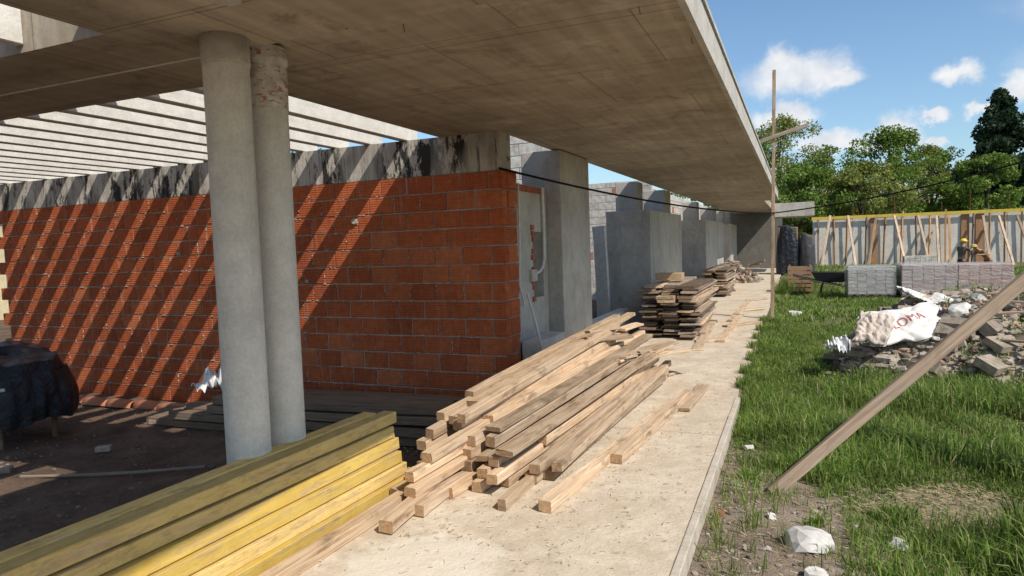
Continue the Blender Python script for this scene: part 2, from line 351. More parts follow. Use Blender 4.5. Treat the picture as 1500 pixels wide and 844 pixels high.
# ------------------------------------------------------------------ roof slab
SZ=2.79; ST=3.05
roof=empty('roof_slab',(-2,9,SZ),'long cantilevered concrete roof slab with open joists on its left','roof')
def slabpart(name,a,b,mat=None,be=0):
    mb=MB(); mb.box(a,b); return mb.build(name,mat or M['soffit'],roof)
slabpart('slab',(-2.85,6.46,SZ),(-.53,24,ST))
slabpart('slab',(-3.54,3.602,SZ),(-.53,6.457,ST))
slabpart('slab',(-12,2.98,SZ+.002),(-.53,3.6,ST-.002))
slabpart('slab',(-12,2.44,SZ-.035),(-.545,2.978,ST-.002))
slabpart('slab',(-3.27,-3,SZ-.033),(-.545,2.437,ST))
slabpart('slab',(-2.85,24.002,SZ+.01),(-.95,36,ST-.004))
mb=MB()
for y0,y1 in ((3.0,9.1),(9.105,16.2),(16.205,23.9)): mb.box((-.527,y0,SZ-.02),(-.49,y1,SZ+.035))
mb.box((-.527,-3,SZ-.05),(-.49,2.995,SZ+.01)); mb.box((-.60,-3,ST),(-.50,24,ST+.03))
mb.build('fascia_edge',M['edge'],roof)
mb=MB(); mb.box((-.528,-3,SZ+.04),(-.515,23.95,ST-.005)); mb.build('fascia',M['edge'],roof)
mb=MB(); mb.box((-.9,31,2.42),(.75,34,3.0)); mb.build('beam',M['pier'],roof)
mb=MB(); mb.tube([(-2.25,2.96,SZ-.005),(-.6,2.985,SZ-.004)],.012,6); mb.tube([(-12,2.97,SZ-.03),(-3.0,2.97,SZ-.03)],.012,6); mb.build('joint_strip',M['joist'],roof)
for i in range(18):
    x=-4.0-i*.47
    mb=MB(); mb.box((x-.05,3.6,SZ+.004),(x+.05,6.70,ST-.004)); bev(mb.build('joist',M['joist'],roof))
    if i<12 and i%2==0:
        mb=MB(); mb.box((x+.02,-2,SZ+.004),(x+.09,2.44,ST-.004)); bev(mb.build('joist',M['joist'],roof))
mb=MB(); mb.box((-12.5,6.442,2.39),(-2.83,6.74,SZ)); mb.build('tie_beam',M['tar'],roof)
mb=MB(); mb.box((-3.54,6.459,SZ+.002),(-2.86,6.74,ST)); mb.build('slab_corner',M['soffit'],roof)
mb=MB(); mb.tube([(-2.35,2.35,SZ-.05),(-2.35,2.35,SZ-.03)],.07,20); mb.build('sleeve',M['edge'],roof)
for (u,v) in ((505,32),(590,36),(935,10),(1012,55)):
    p=at(u,v,z=SZ); mb=MB(); mb.tube([p+Vector((0,0,.01)),p+Vector((.01,0,-.04))],.003,5); mb.build('tie_wire',M['darkwood'],roof)
# round columns
def column(x,y,r,label,rough):
    e=empty('round_column',(x,y,-.4),label,'column','pair of round concrete columns')
    mb=MB(); n=40; 
    pts=[(x,y,-.4+3.16*i/n) for i in range(n+1)]; rad=[r*(1+.006*nse(i*.3,x,1))*(1.03 if (i==n-1 and not rough) else 1) for i in range(n+1)]
    mb.tube(pts,rad,40); s=mb.build('shaft',M['column'],e,True)
    if rough:
        mb=MB()
        mb.tube([(x,y,2.42),(x,y,2.66),(x,y,2.70),(x,y,2.77)],[r+.004,r+.006,r+.014,r+.002],32); mb.build('rough_collar',M['collar'],e)
    else:
        mb=MB(); mb.tube([(x,y,2.60),(x,y,2.62),(x,y,2.755)],[r+.002,r+.006,r+.006],40); mb.build('collar',M['edge'],e,True)
def collarm():
    m,nt,b=newmat('marked_collar',.9); v=coords(nt,(1,1,1))
    a=ramp(nt,nz(nt,v,12,5),[(.3,(.36,.33,.29)),(.7,(.66,.62,.56))])
    s=ramp(nt,nz(nt,coords(nt,(8,8,22)),1.6,3,.5,1.2),[(.56,0),(.60,.8)])
    nt.links.new(mix(nt,s,a,(.35,.09,.06)),b.inputs['Base Color']); bump(nt,b,nz(nt,v,25,4),.8,.02); return m
M['collar']=collarm()
column(-2.80,2.78,.118,'nearer round concrete column with a plain smooth top',False)
column(-2.80,3.075,.112,'farther round concrete column with a rough reddish marked collar',True)
# ------------------------------------------------------------------ brick wall
bw=empty('brick_wall',(-6.9,6.6,-.35),'long orange hollow brick wall with striped sunlight across it','wall')
EX=-2.80
mb=MB(); mb.box((-11.2,6.450,-.45),(EX-.03,6.80,2.388)); mb.build('mortar',M['mortar'],bw)
mb=MB(); cw=.335; chh=.1965
for r in range(14):
    z0=-.36+r*chh; x=EX; first=True
    while x>-11.15:
        w=cw if not(first and r%2) else cw*.5
        first=False
        j=R(-.004,.004); g1=R(.004,.009)
        T=Matrix.Translation((x-w/2,6.44+.06+j,z0+chh/2))@Matrix.Rotation(R(-.008,.008),4,'Z')@Matrix.Rotation(R(-.009,.009),4,'Y')
        h=chh/2-R(.005,.009)
        mb.box((-w/2+g1,-.06,-h),(w/2-g1,.06,h),0,T); x-=w
    T=Matrix.Translation((EX-.09+R(-.012,.014),6.69,z0+chh/2)); mb.box((-.08,-.12,-chh/2+.009),(.085,.125,chh/2-.009),0,T)
bk=mb.build('brickwork',M['brick'],bw); bev(bk,.004)
mb=MB()
for k in range(1700):
    x=R(-11,-2.85); r=random.randint(1,13); s=R(.005,.013)
    if k%4==0: x=EX-cw*random.randint(1,24)-(cw*.5 if r%2 else 0); z=-.36+r*chh+R(.02,.18)
    else: z=-.36+r*chh+R(-.006,.004)
    T=Matrix.Translation((x,6.438,z)); sx=s*(R(1,3.5) if k%4 else .8); sz=s*(.8 if k%4 else R(1,2.2))
    mb.add([(p.x*sx,p.y*s*.8,p.z*sz) for p in ICOV],ICOF,0,T)
mb.build('squeezed_mortar',M['mortar'],bw)
for (u,v) in ((450,412),(262,372),(520,325)):
    p=at(u,v,y=6.435); mb=MB(); rock(mb,p,.035,.9,True); mb.build('chipped_hole',M['mortar'],bw)
# ------------------------------------------------------------------ rooms beyond
def wallthing(name,a,b,mat,label,cat='wall',group=None):
    mb=MB(); mb.box(a,b); o=mb.build(name,mat); return tag(bev(o,.012,2),label,cat,group)
redm=flat('red_brick',(.42,.13,.07))
cwl=empty('rendered_wall',(-3.0,7.4,-.05),'grey rendered wall with broken red brick edges right of the orange wall','wall')
mb=MB(); 
for a,b in (((-3.1,6.82,-.3),(-2.92,7.55,2.3)),((-3.1,7.552,-.3),(-2.92,7.9,.95)),((-3.1,7.552,1.75),(-2.92,7.9,2.3)),((-3.1,7.902,-.3),(-2.92,8.06,2.3))): mb.box(a,b)
mb.build('masonry',M['pier'],cwl)
mb=MB()
for k in range(26):
    z=.55+k*.072; 
    if R(0,1)<.8: y0=6.83; mb.box((-2.925,y0,z),(-2.895,y0+R(.05,.20),z+.06))
    if .9<z<1.8 and R(0,1)<.8: mb.box((-2.925,7.52-R(0,.05),z),(-2.90,7.57,z+.06)); 
for k in range(5): mb.box((-2.925,6.95+k*.2,2.22),(-2.90,7.13+k*.2,2.29))
mb.build('broken_brick_edge',redm,cwl)
mb=MB(); mb.tube([(-2.89,7.86,2.3),(-2.89,7.88,1.9),(-2.89,7.86,1.42),(-2.89,7.80,1.32),(-2.89,7.7,1.27),(-2.89,7.55,1.25)],.018,8); mb.tube([(-2.89,7.08,2.3),(-2.885,7.06,1.7),(-2.88,7.0,1.15),(-2.87,7.1,.9)],.012,8); mb.build('conduit',M['joist'],cwl)
mb=MB(); mb.box((-2.93,7.40,1.16),(-2.88,7.58,1.30)); mb.build('junction_box',M['edge'],cwl)
wallthing('rendered_pier',(-3.25,8.08,-.1),(-2.72,9.35,SZ-.01),M['pier'],'tall grey rendered pier right behind the broken brick wall','pier')
def blockwall(a,b,label,name='block_wall',mat=None):
    e=empty(name,((a[0]+b[0])/2,a[1],a[2]),label,'wall')
    mb=MB(); mb.box((a[0]+.01,a[1]+.01,a[2]),(b[0]-.01,b[1]-.01,b[2]-.01)); mb.build('mortar',M['mortar'],e)
    mb=MB(); alongx=(b[0]-a[0])>(b[1]-a[1]); L=(b[0]-a[0]) if alongx else (b[1]-a[1]); z=a[2]; r=0
    while z<b[2]-.05:
        t=-.2*(r%2)
        while t<L-.02:
            t0=max(0,t)+.005; t1=min(L,t+.4)-.005
            if t1-t0>.03:
                if alongx: mb.box((a[0]+t0,a[1],z+.005),(a[0]+t1,b[1],min(z+.195,b[2])))
                else: mb.box((a[0],a[1]+t0,z+.005),(b[0],a[1]+t1,min(z+.195,b[2])))
            t+=.4
        z+=.2; r+=1
    bev(mb.build('blocks',mat or M['blocks'],e),.006); return e
M['blocks']=island('pale_blocks',[(0,(.48,.44,.39)),(.5,(.57,.53,.47)),(.97,(.62,.58,.52)),(.975,(.46,.2,.13)),(1,(.46,.2,.13))],.92,0,9)
blockwall((-7.5,10.6,-.1),(-3.4,10.8,3.5),'pale block cross wall seen above the broken wall')
blockwall((-8.5,18.4,-.1),(-3.6,18.6,3.25),'pale block cross wall in the bright gap beside the grey pier')
blockwall((-9.0,6.9,-.1),(-8.8,12.5,2.3),'block side wall far inside the roofless room')
blockwall((-4.0,18.7,-.1),(-3.8,35.9,3.1),'long pale block wall running behind the row of low piers')
pi=[(13.1,17.0,'nearest broad grey rendered pier beside the walkway'),(21.9,27.5,'second broad grey pier along the walkway'),(30.5,34.0,'farthest broad grey pier along the walkway')]
for y0,y1,l in pi:
    e=empty('rendered_pier',(-3.05,y0,0),l,'pier','broad rendered piers along the walk')
    mb=MB(); mb.box((-3.48,y0,-.05),(-2.6,y1,2.2)); bev(mb.build('base_block',M['pier'],e),.012,2)
    mb=MB(); mb.box((-3.35,y0+.3,2.2),(-2.9,y0+.8,SZ-.005)); bev(mb.build('neck',M['pier'],e),.01)
    mb=MB(); mb.box((-3.35,y1-.9,2.2),(-2.84,y1-.1,SZ-.005)); bev(mb.build('neck',M['pier'],e),.01)
wallthing('end_wall',(-8,36.02,-.05),(-.6,36.3,3.02),concrete('shade_toned_render',(.14,.13,.12),(.2,.19,.17)),'end wall coloured dark for shade at the far end of the walkway')  # shade at the building's far end is put into this wall's dark colour
wallthing('low_wall',(-2.9,9.6,-.05),(-2.7,11.6,.42),M['white_block'],'low white wall stub behind the fanned timber pile')
wallthing('threshold_block',(-2.88,7.0,-.05),(-2.66,7.9,.5),M['white_block'],'low pale masonry sill below the broken brick wall','wall')
timber('prop_stick',(-2.55,7.0,.0),(-2.80,7.02,1.05),.025,.025,M['joist'],'thin pale stick leaning by the right end of the orange wall','stick')
timber('door_board',(-3.35,12.3,0),(-3.42,12.35,1.9),.05,.35,M['joist'],'pale narrow board standing in the bright gap behind the tall pier','board')
# ------------------------------------------------------------------ yellow beams
names=['topmost','second from the top','third from the top','fourth from the top','fifth from the top','lowest']
for l in range(6):
    z=.044+.083*(5-l); sh=.022*l
    for k in range(2):
        yb=3.76+R(-.09,.09)+(0.15 if l==5 else 0)
        xr=-2.565-.106*k+sh+R(-.010,.010)
        A=(xr,yb,z); B=(xr-.13+R(-.02,.02),yb-3.7,z)
        ym=M['yellow_worn'] if l==0 or (l+k)%3==1 else M['yellow']
        timber('yellow_beam',A,B,.101,.076,[ym,M['timber_end']],
          '%s yellow painted beam on the %s side of the stack by the round columns'%(names[l],'walkway' if k==0 else 'column'),'beam','yellow beams stacked at lower left',R(-.02,.02),.005,None,.004)
timber('timber_beam',(-2.28,3.98,.04),(-2.38,.4,.04),.085,.07,[M['timber'],M['timber_end']],'bare timber beam lying along the foot of the yellow stack','beam',None)
# ------------------------------------------------------------------ fanned timber pile
PL='weathered sawn timber beam among the fanned pile in the middle of the walkway'
PG='sawn beams of the fanned pile'
xsn=[-2.46,-2.34,-2.22,-2.09,-1.95,-1.81,-1.66,-1.51]
lay=[6,6,6,5,5,4,3,2]
for c in range(8):
    for l in range(lay[c]):
        xn=xsn[c]+R(-.04,.04)+.05*(l%2)
        yn=(4.05 if c<2 and l>1 else 3.5 if c<3 else 3.8)+.10*l+R(-.25,.25)+(.3 if c>5 else 0)
        if c==0: yn=max(yn,4.05)
        L=R(2.8,3.7) if l<lay[c]-1 else R(3.1,3.8)
        xf=-2.02+(c/7)*.68+R(-.07,.07)+.012*l
        if c==0: L=min(L,3.3)
        zn=.042+.074*l; rise=(.14+.03*l)*(1-c/10)
        A=Vector((xn,yn,zn)); B=Vector((xf,yn+L,zn+rise*R(.9,1.1)))
        if R(0,1)<.12: ww,hh=R(.10,.13),R(.03,.04)
        else: ww,hh=R(.068,.086),R(.060,.074)
        timber('timber_beam',A,B,ww,hh,[M['timber'],M['timber_end']],PL,'beam',PG,R(-.10,.10),.012)
sp=[((565,772),.045,(655,700),'lowest timber beam jutting nearest to the camera at the pile left','beam'),
    ((612,748),.04,(700,690),'short timber beam end beside the nearest jutting beam','beam'),
    ((735,740),.035,(795,690),'thin short timber offcut lying in front of the pile','offcut'),
    ((798,742),.04,(985,590),'long pale timber beam lying flat in front right of the pile','beam'),
    ((903,672),.04,(1008,575),'rightmost beam lying flat alone on the walkway','beam'),
    ((655,722),.04,(760,660),'dark ended timber beam low in the pile centre','beam')]
for (n,z,f,l,c) in sp:
    timber('timber_beam' if c=='beam' else 'timber_offcut',at(*n,z=z),at(*f,z=z),.085 if c=='beam' else .055,.07,[M['timber'],M['timber_end']],l,c)
for k in range(14):
    y=R(6.4,7.4); x=R(-2.05,-1.4); a=R(-.1,.8); z=.58+.035*(k%4)-max(0,(x+1.9))*.70+ (y-7)*.06; L=R(.35,.9)
    timber('board_offcut',(x,y,z),(x+L*math.sin(a),y+L*math.cos(a),z+R(-.06,.02)),R(.06,.14),.024,[M['timber'],M['timber_end']],
       'short board offcut thrown on the far end of the fanned pile','offcut','board offcuts on the fanned pile',R(-.2,.2),.004)
for k,(u,v,u2,v2) in enumerate(((1020,512,1045,470),(960,553,985,545),(1055,500,1085,462),(1000,600,1030,565),(1062,478,1120,470),(1070,470,1098,440),(1085,455,1118,452),(1050,498,1020,500),(1095,440,1122,437))):
    timber('loose_plank',at(u,v,z=.02),at(u2,v2,z=.022),.13,.03,[M['timber'],M['timber_end']],'loose plank lying flat on the walkway near the far stacks','plank','loose planks on the walk',0,.004)
# ------------------------------------------------------------------ board stacks
def stack(x0,x1,y0,y1,h,label,grp,nw=3,mats=('timber','greywood','darkwood','greywood','darkwood')):
    z=.05
    for yy in (y0+.3,y1-.3):
        timber('bearer',(x0-.05,yy,.025),(x1+.05,yy,.025),.07,.05,M['darkwood'],'bearer under the '+grp,'bearer','bearers under the '+grp)
    while z<h:
        t=random.choice((.022,.026,.03,.045)); w=(x1-x0)/nw
        for k in range(nw):
            xc=x0+w*(k+.5)+R(-.05,.05); an=R(-.04,.04); a=y0+R(-.28,.2); b=y1+R(-.5,.4)
            m=M[random.choice(mats)]
            timber('stacked_board',(xc-an*1.0,a,z+t/2+R(0,.003)),(xc+an*1.0,b,z+t/2+R(-.003,.012)),w*R(.7,.98),t,[m,m],label,'board',grp,R(-.015,.015),.005)
        z+=t+R(.002,.012)
stack(-2.35,-1.42,11.0,13.4,.84,'rough board in the tall mixed stack beside the nearest grey pier','boards of the tall mixed stack',3)
stack(-2.35,-1.7,19.0,21.2,.72,'rough board in the smaller stack farther along the walkway','boards of the farther stack',2)
mb=MB(); mb.box((-2.25,11.7,.90),(-1.8,12.0,1.02)); e=mb.build('cardboard_box',flat('cardboard',(.5,.36,.22))); tag(bev(e,.004),'small tan cardboard box on top of the tall board stack','box')
mb=MB()
for k in range(160):
    a=R(0,6.28); r=R(0,1)**.6; x=-2.0+.9*r*math.cos(a); y=26+1.6*r*math.sin(a); rock(mb,(x,y,.75*(1-r)*R(.3,1)),R(.06,.16))
o=mb.build('debris_heap',M['rubble']); tag(o,'heap of broken rubble under the far end of the slab','rubble',None,'stuff')
for k in range(14):
    a=R(0,6.28); x=-2.0+R(-.5,.5); y=25.5+R(-.8,.8); L=R(.5,1.1)
    timber('waste_stick',(x,y,.35+R(0,.3)),(x+L*math.cos(a)*.8,y+L*math.sin(a),.4+R(0,.45)),.05,.04,[M['greywood'],M['timber_end']],'waste timber stick poking from the far rubble heap','stick','sticks in the far rubble heap')
# ------------------------------------------------------------------ interior items
for row in range(4):
    for j in range(4-row//2):
        y=5.58+.17*j+R(-.03,.03); z=-.30+.10*row; xa=-7.4+R(-.4,.5)+row*.6; xb=-3.05+R(-.3,.2)
        timber('stored_plank',(xa,y-.1,z),(xb,y+.05,z+.03*(row>1)),.16,.085,[M['darkwood'],M['timber_end']],'dark long plank stored at the foot of the orange brick wall','plank','dark planks stored along the orange wall',R(-.05,.05),.02)
clay=flat('clay',(.56,.22,.12))
for k in range(10):
    x0=-10.2+k*.46; mb=MB(); y0=6.0+R(-.03,.03); n=10; vs=[]; r0=.095
    for s,xx in enumerate((x0,x0+.44)):
        for rr in (r0,r0-.015):
            for i in range(n+1):
                t=math.pi*i/n; vs.append((xx,y0+rr*(1-.14*s)*math.cos(t),-.35+rr*(1-.14*s)*math.sin(t)+.02))
    m_=n+1; fs=[]
    for i in range(n):
        fs.append((i,i+1,2*m_+i+1,2*m_+i)); fs.append((m_+i,3*m_+i,3*m_+i+1,m_+i+1)); fs.append((i,m_+i,m_+i+1,i+1)); fs.append((2*m_+i,2*m_+i+1,3*m_+i+1,3*m_+i))
    mb.add(vs,fs); tag(mb.build('roof_tile',clay,None,True),'half round terracotta tile in the row along the foot of the orange wall','tile','terracotta tiles along the orange wall')
timber('thin_stick',at(30,698,z=-.32),at(300,683,z=-.30),.022,.022,M['greywood'],'thin stick lying on the dark earth floor','stick',None,0,.03)
for (u,v,l) in ((152,657,'broken brick half on the dark earth floor'),(228,617,'small wooden block beside the stored planks'),(5,688,'wood chip near the black cover')):
    p=at(u,v,z=-.31); mb=MB(); T=Matrix.Translation(p)@Matrix.Rotation(.6,4,'Z'); mb.box((-.07,-.04,-.03),(.07,.04,.025),0,T); tag(bev(mb.build('brick_piece' if 'brick' in l else 'wood_block',M['greywood']),.006),l,'debris')
mb=MB()
for k in range(900):
    x=R(-9,-2.7); y=R(1.5,6.3); rock(mb,(x,y,gz(x,y)+.004),R(.006,.018) if k%14 else R(.02,.03))
tag(mb.build('pebbles',island('dark_pebbles',[(0,(.08,.06,.045)),(1,(.24,.19,.15))])),'small stones scattered on the dark earth floor','pebbles',None,'stuff')
def sheet(c,sx,sy,h,mat,name,label,cat,rot=0,seed=0,n=30):
    mb=MB(); vs=[]
    for j in range(n):
        for i in range(n):
            a=(i/(n-1)-.5); b=(j/(n-1)-.5); z=h*(abs(nse(a*4+seed,b*4,1,seed))*1.8+.6*abs(nse(a*9,b*9,1,seed+3)))+h*.5*(1-4*max(a*a,b*b))
            e=1+.25*nse(a*5,b*5,1,seed+7); vs.append((a*sx*e,b*sy*e,z))
    fs=[(j*n+i,j*n+i+1,(j+1)*n+i+1,(j+1)*n+i) for j in range(n-1) for i in range(n-1)]
    mb.add(vs,fs,0,Matrix.Translation(c)@Matrix.Rotation(rot,4,'Z')); o=mb.build(name,mat,None,True); return tag(o,label,cat)
M['plastic']=flat('white_plastic',(.72,.72,.72),.4,.2,6)
sheet(at(318,572,z=-.1),.45,.35,.18,M['plastic'],'plastic_sheet','crumpled white plastic sheet on the planks behind the round columns','plastic sheet',.3,4)
# black covered machine
bp,nt_,b=newmat('black_plastic',.33,.4); b.inputs['Base Color'].default_value=(.010,.012,.018,1); bump(nt_,b,nz(nt_,coords(nt_),6,6,.65,1.2),.8,.06)
def drape(name,parent,cx,cy,zb,rx,ry,ht,hang,n=110,m_=50,sd=5,mat=None):
    mb=MB(); vs=[]
    for j in range(m_+1):
        t=j/m_
        for i in range(n):
            a=2*math.pi*i/n; ca,sa=math.cos(a),math.sin(a); sq=(abs(ca)**3.2+abs(sa)**3.2)**(-1/3.2)
            if t<.3: rr=t/.3*.86; z=ht-.05*t/.3
            else: q=(t-.3)/.7; rr=.86+.16*math.sin(q*2.4)+.08*q; z=ht-.05-hang*q
            fold=(.08*abs(math.sin(a*7+3*math.sin(a*2)+sd))+.05*nse(a*6,t*2,1,sd+2))*max(0,t-.25)+.07*nse(ca*3,sa*3+t*3,1,sd)*min(1,t*3)
            x=cx+rx*sq*ca*(rr+fold); y=cy+ry*sq*sa*(rr+fold); vs.append((x,y,zb+z+.06*nse(x,y,3,sd+3)+.02*nse(x,y,9,8)-.12*(ca>0)*ca*(t<.5)+.08*max(0,t-.8)*math.sin(a*5)))
    fs=[(j*n+i,j*n+(i+1)%n,(j+1)*n+(i+1)%n,(j+1)*n+i) for j in range(m_) for i in range(n)]
    mb.add(vs,fs); return mb.build(name,mat or bp,parent,True)
cm=empty('covered_machine',(-8.0,4.5,-.35),'machine wrapped in black plastic at the left edge','machine')
drape('plastic_cover',cm,-8.05,4.5,-.35,.64,.5,1.05,.74)
for dx,dy in ((-.4,-.28),(.4,-.28),(-.4,.28),(.4,.28)):
    mb=MB(); mb.tube([(-8.05+dx,4.5+dy,-.36),(-8.05+dx,4.5+dy,.2)],.03,10); mb.build('leg',M['darkwood'],cm)
mb=MB(); mb.tube([(-8.7,3.93,.31),(-8.1,3.90,.30),(-7.62,3.94,.305),(-7.38,4.15,.31)],.018,8); mb.build('strap',M['edge'],cm)
# ------------------------------------------------------------------ pole with cross bar
pb=at(1131,467,z=0); y=pb.y; top=at(1134,103,y=y)
e=empty('timber_pole',(pb.x,y,-.05),'tall thin timber pole with a tilted crossbar at the walkway edge','pole')
timber('upright',(pb.x,y,-.08),top,.085,.06,[M['timber'],M['timber_end']],parent=e,bend=.03)
timber('crossbar',at(1098,213,y=y-.08),at(1184,183,y=y-.08),.03,.07,[M['greywood'],M['timber_end']],parent=e)
p2=at(1134,312,y=y-.06)
blk,nt_,b=newmat('black_cable',.6,.1); b.inputs['Base Color'].default_value=(.01,.01,.01,1)
def catenary(a,b,sag,n=24):
    a=Vector(a); b=Vector(b); return [a.lerp(b,t/n)-Vector((0,0,sag*4*(t/n)*(1-t/n))) for t in range(n+1)]
end=at(1500,241,y=12.2); endp=end+(end-p2)*.55+Vector((0,0,.35))
mb=MB(); pts=catenary((-2.82,6.40,2.40),p2,.12)+catenary(p2,endp,.20)[1:]; mb.tube(pts,.013,6)
tag(mb.build('cable',blk,None,True),'black cable sagging from the brick wall corner past the pole','cable')
timber('cable_post',(endp.x,endp.y,-.1),(endp.x,endp.y,endp.z+.2),.09,.09,M['greywood'],'timber post carrying the cable beyond the right edge','post')
A=at(1131,722,z=-.08); d=at(1500,412,y=A.y+.35)-A; B=A+d*1.35
timber('leaning_plank',A,B,.04,.078,[M['prop'],M['timber_end']],'brown grey timber plank leaning diagonally over the grass at right','plank',None,0,.006)
timber('support_post',(B.x-.05,B.y+.08,-.2),(B.x-.02,B.y+.08,B.z+.15),.08,.08,M['greywood'],'post holding up the leaning plank beyond the right edge','post')
# ------------------------------------------------------------------ rubble pile and bags
mb=MB(); n=90; vs=[]
for j in range(n):
    for i in range(n):
        x=.1+7.2*i/(n-1); y=7.8+5.4*j/(n-1); m0=mound(x,y); vs.append((x,y,gz(x,y)-.05+m0*1.0+(.07*nse(x,y,4,3)+.04*nse(x,y,10)+.05 if m0>0.02 else -.05)))
mb.add(vs,[(j*n+i,j*n+i+1,(j+1)*n+i+1,(j+1)*n+i) for j in range(n-1) for i in range(n-1)])
tag(mb.build('rubble_mound',concrete('mound_dust',(.32,.26,.20),(.46,.39,.31),(.2,.15,.11),.6,3),None,True),'dusty mound of crushed rubble in the grass','rubble',None,'stuff')
mb=MB(); k=0
while k<8500:
    x=R(.3,5.2); y=R(8,11.4); m0=mound(x,y)
    if m0<.02 and R(0,1)>.08: continue
    r=random.choice((.01,.012,.015,.018,.02,.025,.03,.04,.055)); 
    if k%60==0: r=R(.07,.12)
    if k%6==0:
        T=Matrix.Translation((x,y,gz(x,y)+m0+R(0,.05)))@Matrix.Rotation(R(0,6.3),4,'Z')@Matrix.Rotation(R(-.9,.9),4,'X'); a_,b_2,c_2=r*R(.8,1.9),r*R(.5,1.1),r*R(.25,.6); mb.box((-a_,-b_2,-c_2),(a_,b_2,c_2),0,T)
    else: rock(mb,(x,y,gz(x,y)+m0+R(0,.05)),r,R(.35,.8))
    k+=1
tag(mb.build('rubble',M['rubble']),'broken concrete and brick rubble covering the mound','rubble',None,'stuff')
lump=island('lump',[(0,(.56,.53,.48)),(1,(.72,.69,.64))],.95,0,10)
lumps=[(1185,788,.10,'large pale concrete lump on the bare soil by the walkway'),(1195,835,.06,'small pale lump at the bottom edge of the soil'),(1160,600,.07,'flat pale stone slab in the grass'),(1110,628,.05,'small stone beside the walkway corner'),(1318,790,.05,'small stone on the dry grass patch'),(1165,452,.10,'pale stone in the distant grass near the pole'),(1095,650,.05,'grey stone in the grass edge by the walkway'),(1130,748,.035,'little stone on the bare soil'),
 (1290,556,.09,'concrete lump at the left foot of the rubble mound'),(1345,545,.10,'concrete lump on the front of the rubble mound'),(1405,520,.14,'broad concrete lump right of the cement bags'),(1460,560,.10,'concrete lump at the front right of the mound'),(1480,490,.17,'large concrete lump near the leaning plank')]
for (u,v,r,l) in lumps:
    p=at(u,v,z=-.05 if v>560 else .12); p.z=gz(p.x,p.y)+mound(p.x,p.y)+r*.3
    mb=MB(); rock(mb,p,r,.75,True); tag(mb.build('stone',lump),l,'stone')
mb=MB()
for k in range(1800):
    x=-.48+R(0,1)**1.6*1.8; y=R(2.6,8); rock(mb,(x,y,gz(x,y)+.003),R(.004,.012) if k%8 else R(.012,.025),.7)
tag(mb.build('soil_crumbs',M['dirtchunk']),'crumbs of soil and gravel beside the walkway','gravel',None,'stuff')
mb=MB()
for k in range(2600):
    if k%2: x=R(-2.45,-.58); y=R(2.2,14)
    else: x=random.gauss(-1.5,.45); y=random.gauss(4.2,1.4)
    if not(-2.5<x<-.58) or y<2: continue
    if k%3: rock(mb,(x,y,.005),R(.0015,.005),.6)
    else:
        a=R(0,3.14); L=R(.006,.022); mb.box((-L,-.0012,-.001),(L,.0012,.002),0,Matrix.Translation((x,y,.008))@Matrix.Rotation(a,4,'Z'))
tag(mb.build('sawdust',island('grit',[(0,(.30,.21,.13)),(.6,(.55,.42,.28)),(1,(.7,.58,.42))])),'sawdust, grit and wood crumbs on the walkway','sawdust',None,'stuff')
for (u,v,r,l) in ((1046,748,.03,'small red brick chip at the walkway kerb'),(1052,760,.02,'tiny red brick fragment by the kerb'),(1430,522,.07,'red brick fragment on the rubble mound')):
    p=at(u,v,z=-.07); p.x=max(p.x,-.44); p.z=gz(p.x,p.y)+mound(p.x,p.y)+r*.4; mb=MB(); rock(mb,p,r,.7); tag(mb.build('brick_fragment',redm),l,'brick')
bagm=flat('paper_sack',(.78,.74,.69),.5,.3,5); red=flat('red_ink',(.55,.16,.14),.6,.3,9)
def bag(p,L,W,Hh,rz,rx,ry,label,text=None,seed=0,ts=.34,tr=0,toff=(0,0),mat=None):
    e=empty('cement_bag',p,label,'bag','empty cement bags on the rubble'); e.rotation_euler=(rx,ry,rz)
    def hz(a,b):
        ed=max(0,(1-abs(a)**4)*(1-abs(b)**4))
        return Hh*ed**.35*(.7+.9*abs(nse(a*1.7,b*1.7,1,seed)))+.05*abs(nse(a*2.3,b*2.3,1,seed+2))+.014*abs(nse(a*7,b*7,1,seed+4))
    n=56; me=bpy.data.meshes.new('sack'); vs=[];fs=[]
    for sgn in (1,-1):
        for j in range(n):
            for i in range(n):
                a=2*i/(n-1)-1; b=2*j/(n-1)-1; z=hz(a,b)*(1 if sgn>0 else -.35); q=1+.22*nse(a*2.2,b*2.2,1,seed+5); vs.append((a*L/2*q,b*W/2*q,z+Hh*.4))
    for s_ in (0,1):
        o=s_*n*n
        for j in range(n-1):
            for i in range(n-1):
                f=(o+j*n+i,o+j*n+i+1,o+(j+1)*n+i+1,o+(j+1)*n+i); fs.append(f if s_==0 else f[::-1])
    me.from_pydata(vs,[],fs); me.polygons.foreach_set('use_smooth',[True]*len(fs)); me.materials.append(mat or bagm); o=bpy.data.objects.new('sack',me); COL.objects.link(o); o.parent=e
    if text:
        cu=bpy.data.curves.new('lettering','FONT'); cu.body=text; cu.size=W*ts; cu.align_x='CENTER'; cu.align_y='CENTER'; cu.space_line=.9
        to=bpy.data.objects.new('t',cu); COL.objects.link(to); dg=bpy.context.evaluated_depsgraph_get(); dg.update()
        tm=bpy.data.meshes.new_from_object(to.evaluated_get(dg)); bpy.data.objects.remove(to)
        b_=bmesh.new(); b_.from_mesh(tm); bmesh.ops.triangulate(b_,faces=b_.faces); bmesh.ops.subdivide_edges(b_,edges=b_.edges,cuts=3)
        c_,s__=math.cos(tr),math.sin(tr)
        for v in b_.verts:
            x,y=v.co.x*c_-v.co.y*s__+toff[0],v.co.x*s__+v.co.y*c_+toff[1]; v.co.x=x; v.co.y=y
            a=x/(L/2); b=y/(W/2); v.co.z=hz(max(-.98,min(.98,a)),max(-.98,min(.98,b)))+Hh*.4+.006
        b_.to_mesh(tm); b_.free(); tm.materials.clear(); tm.materials.append(red); t=bpy.data.objects.new('lettering',tm); COL.objects.link(t); t.parent=e
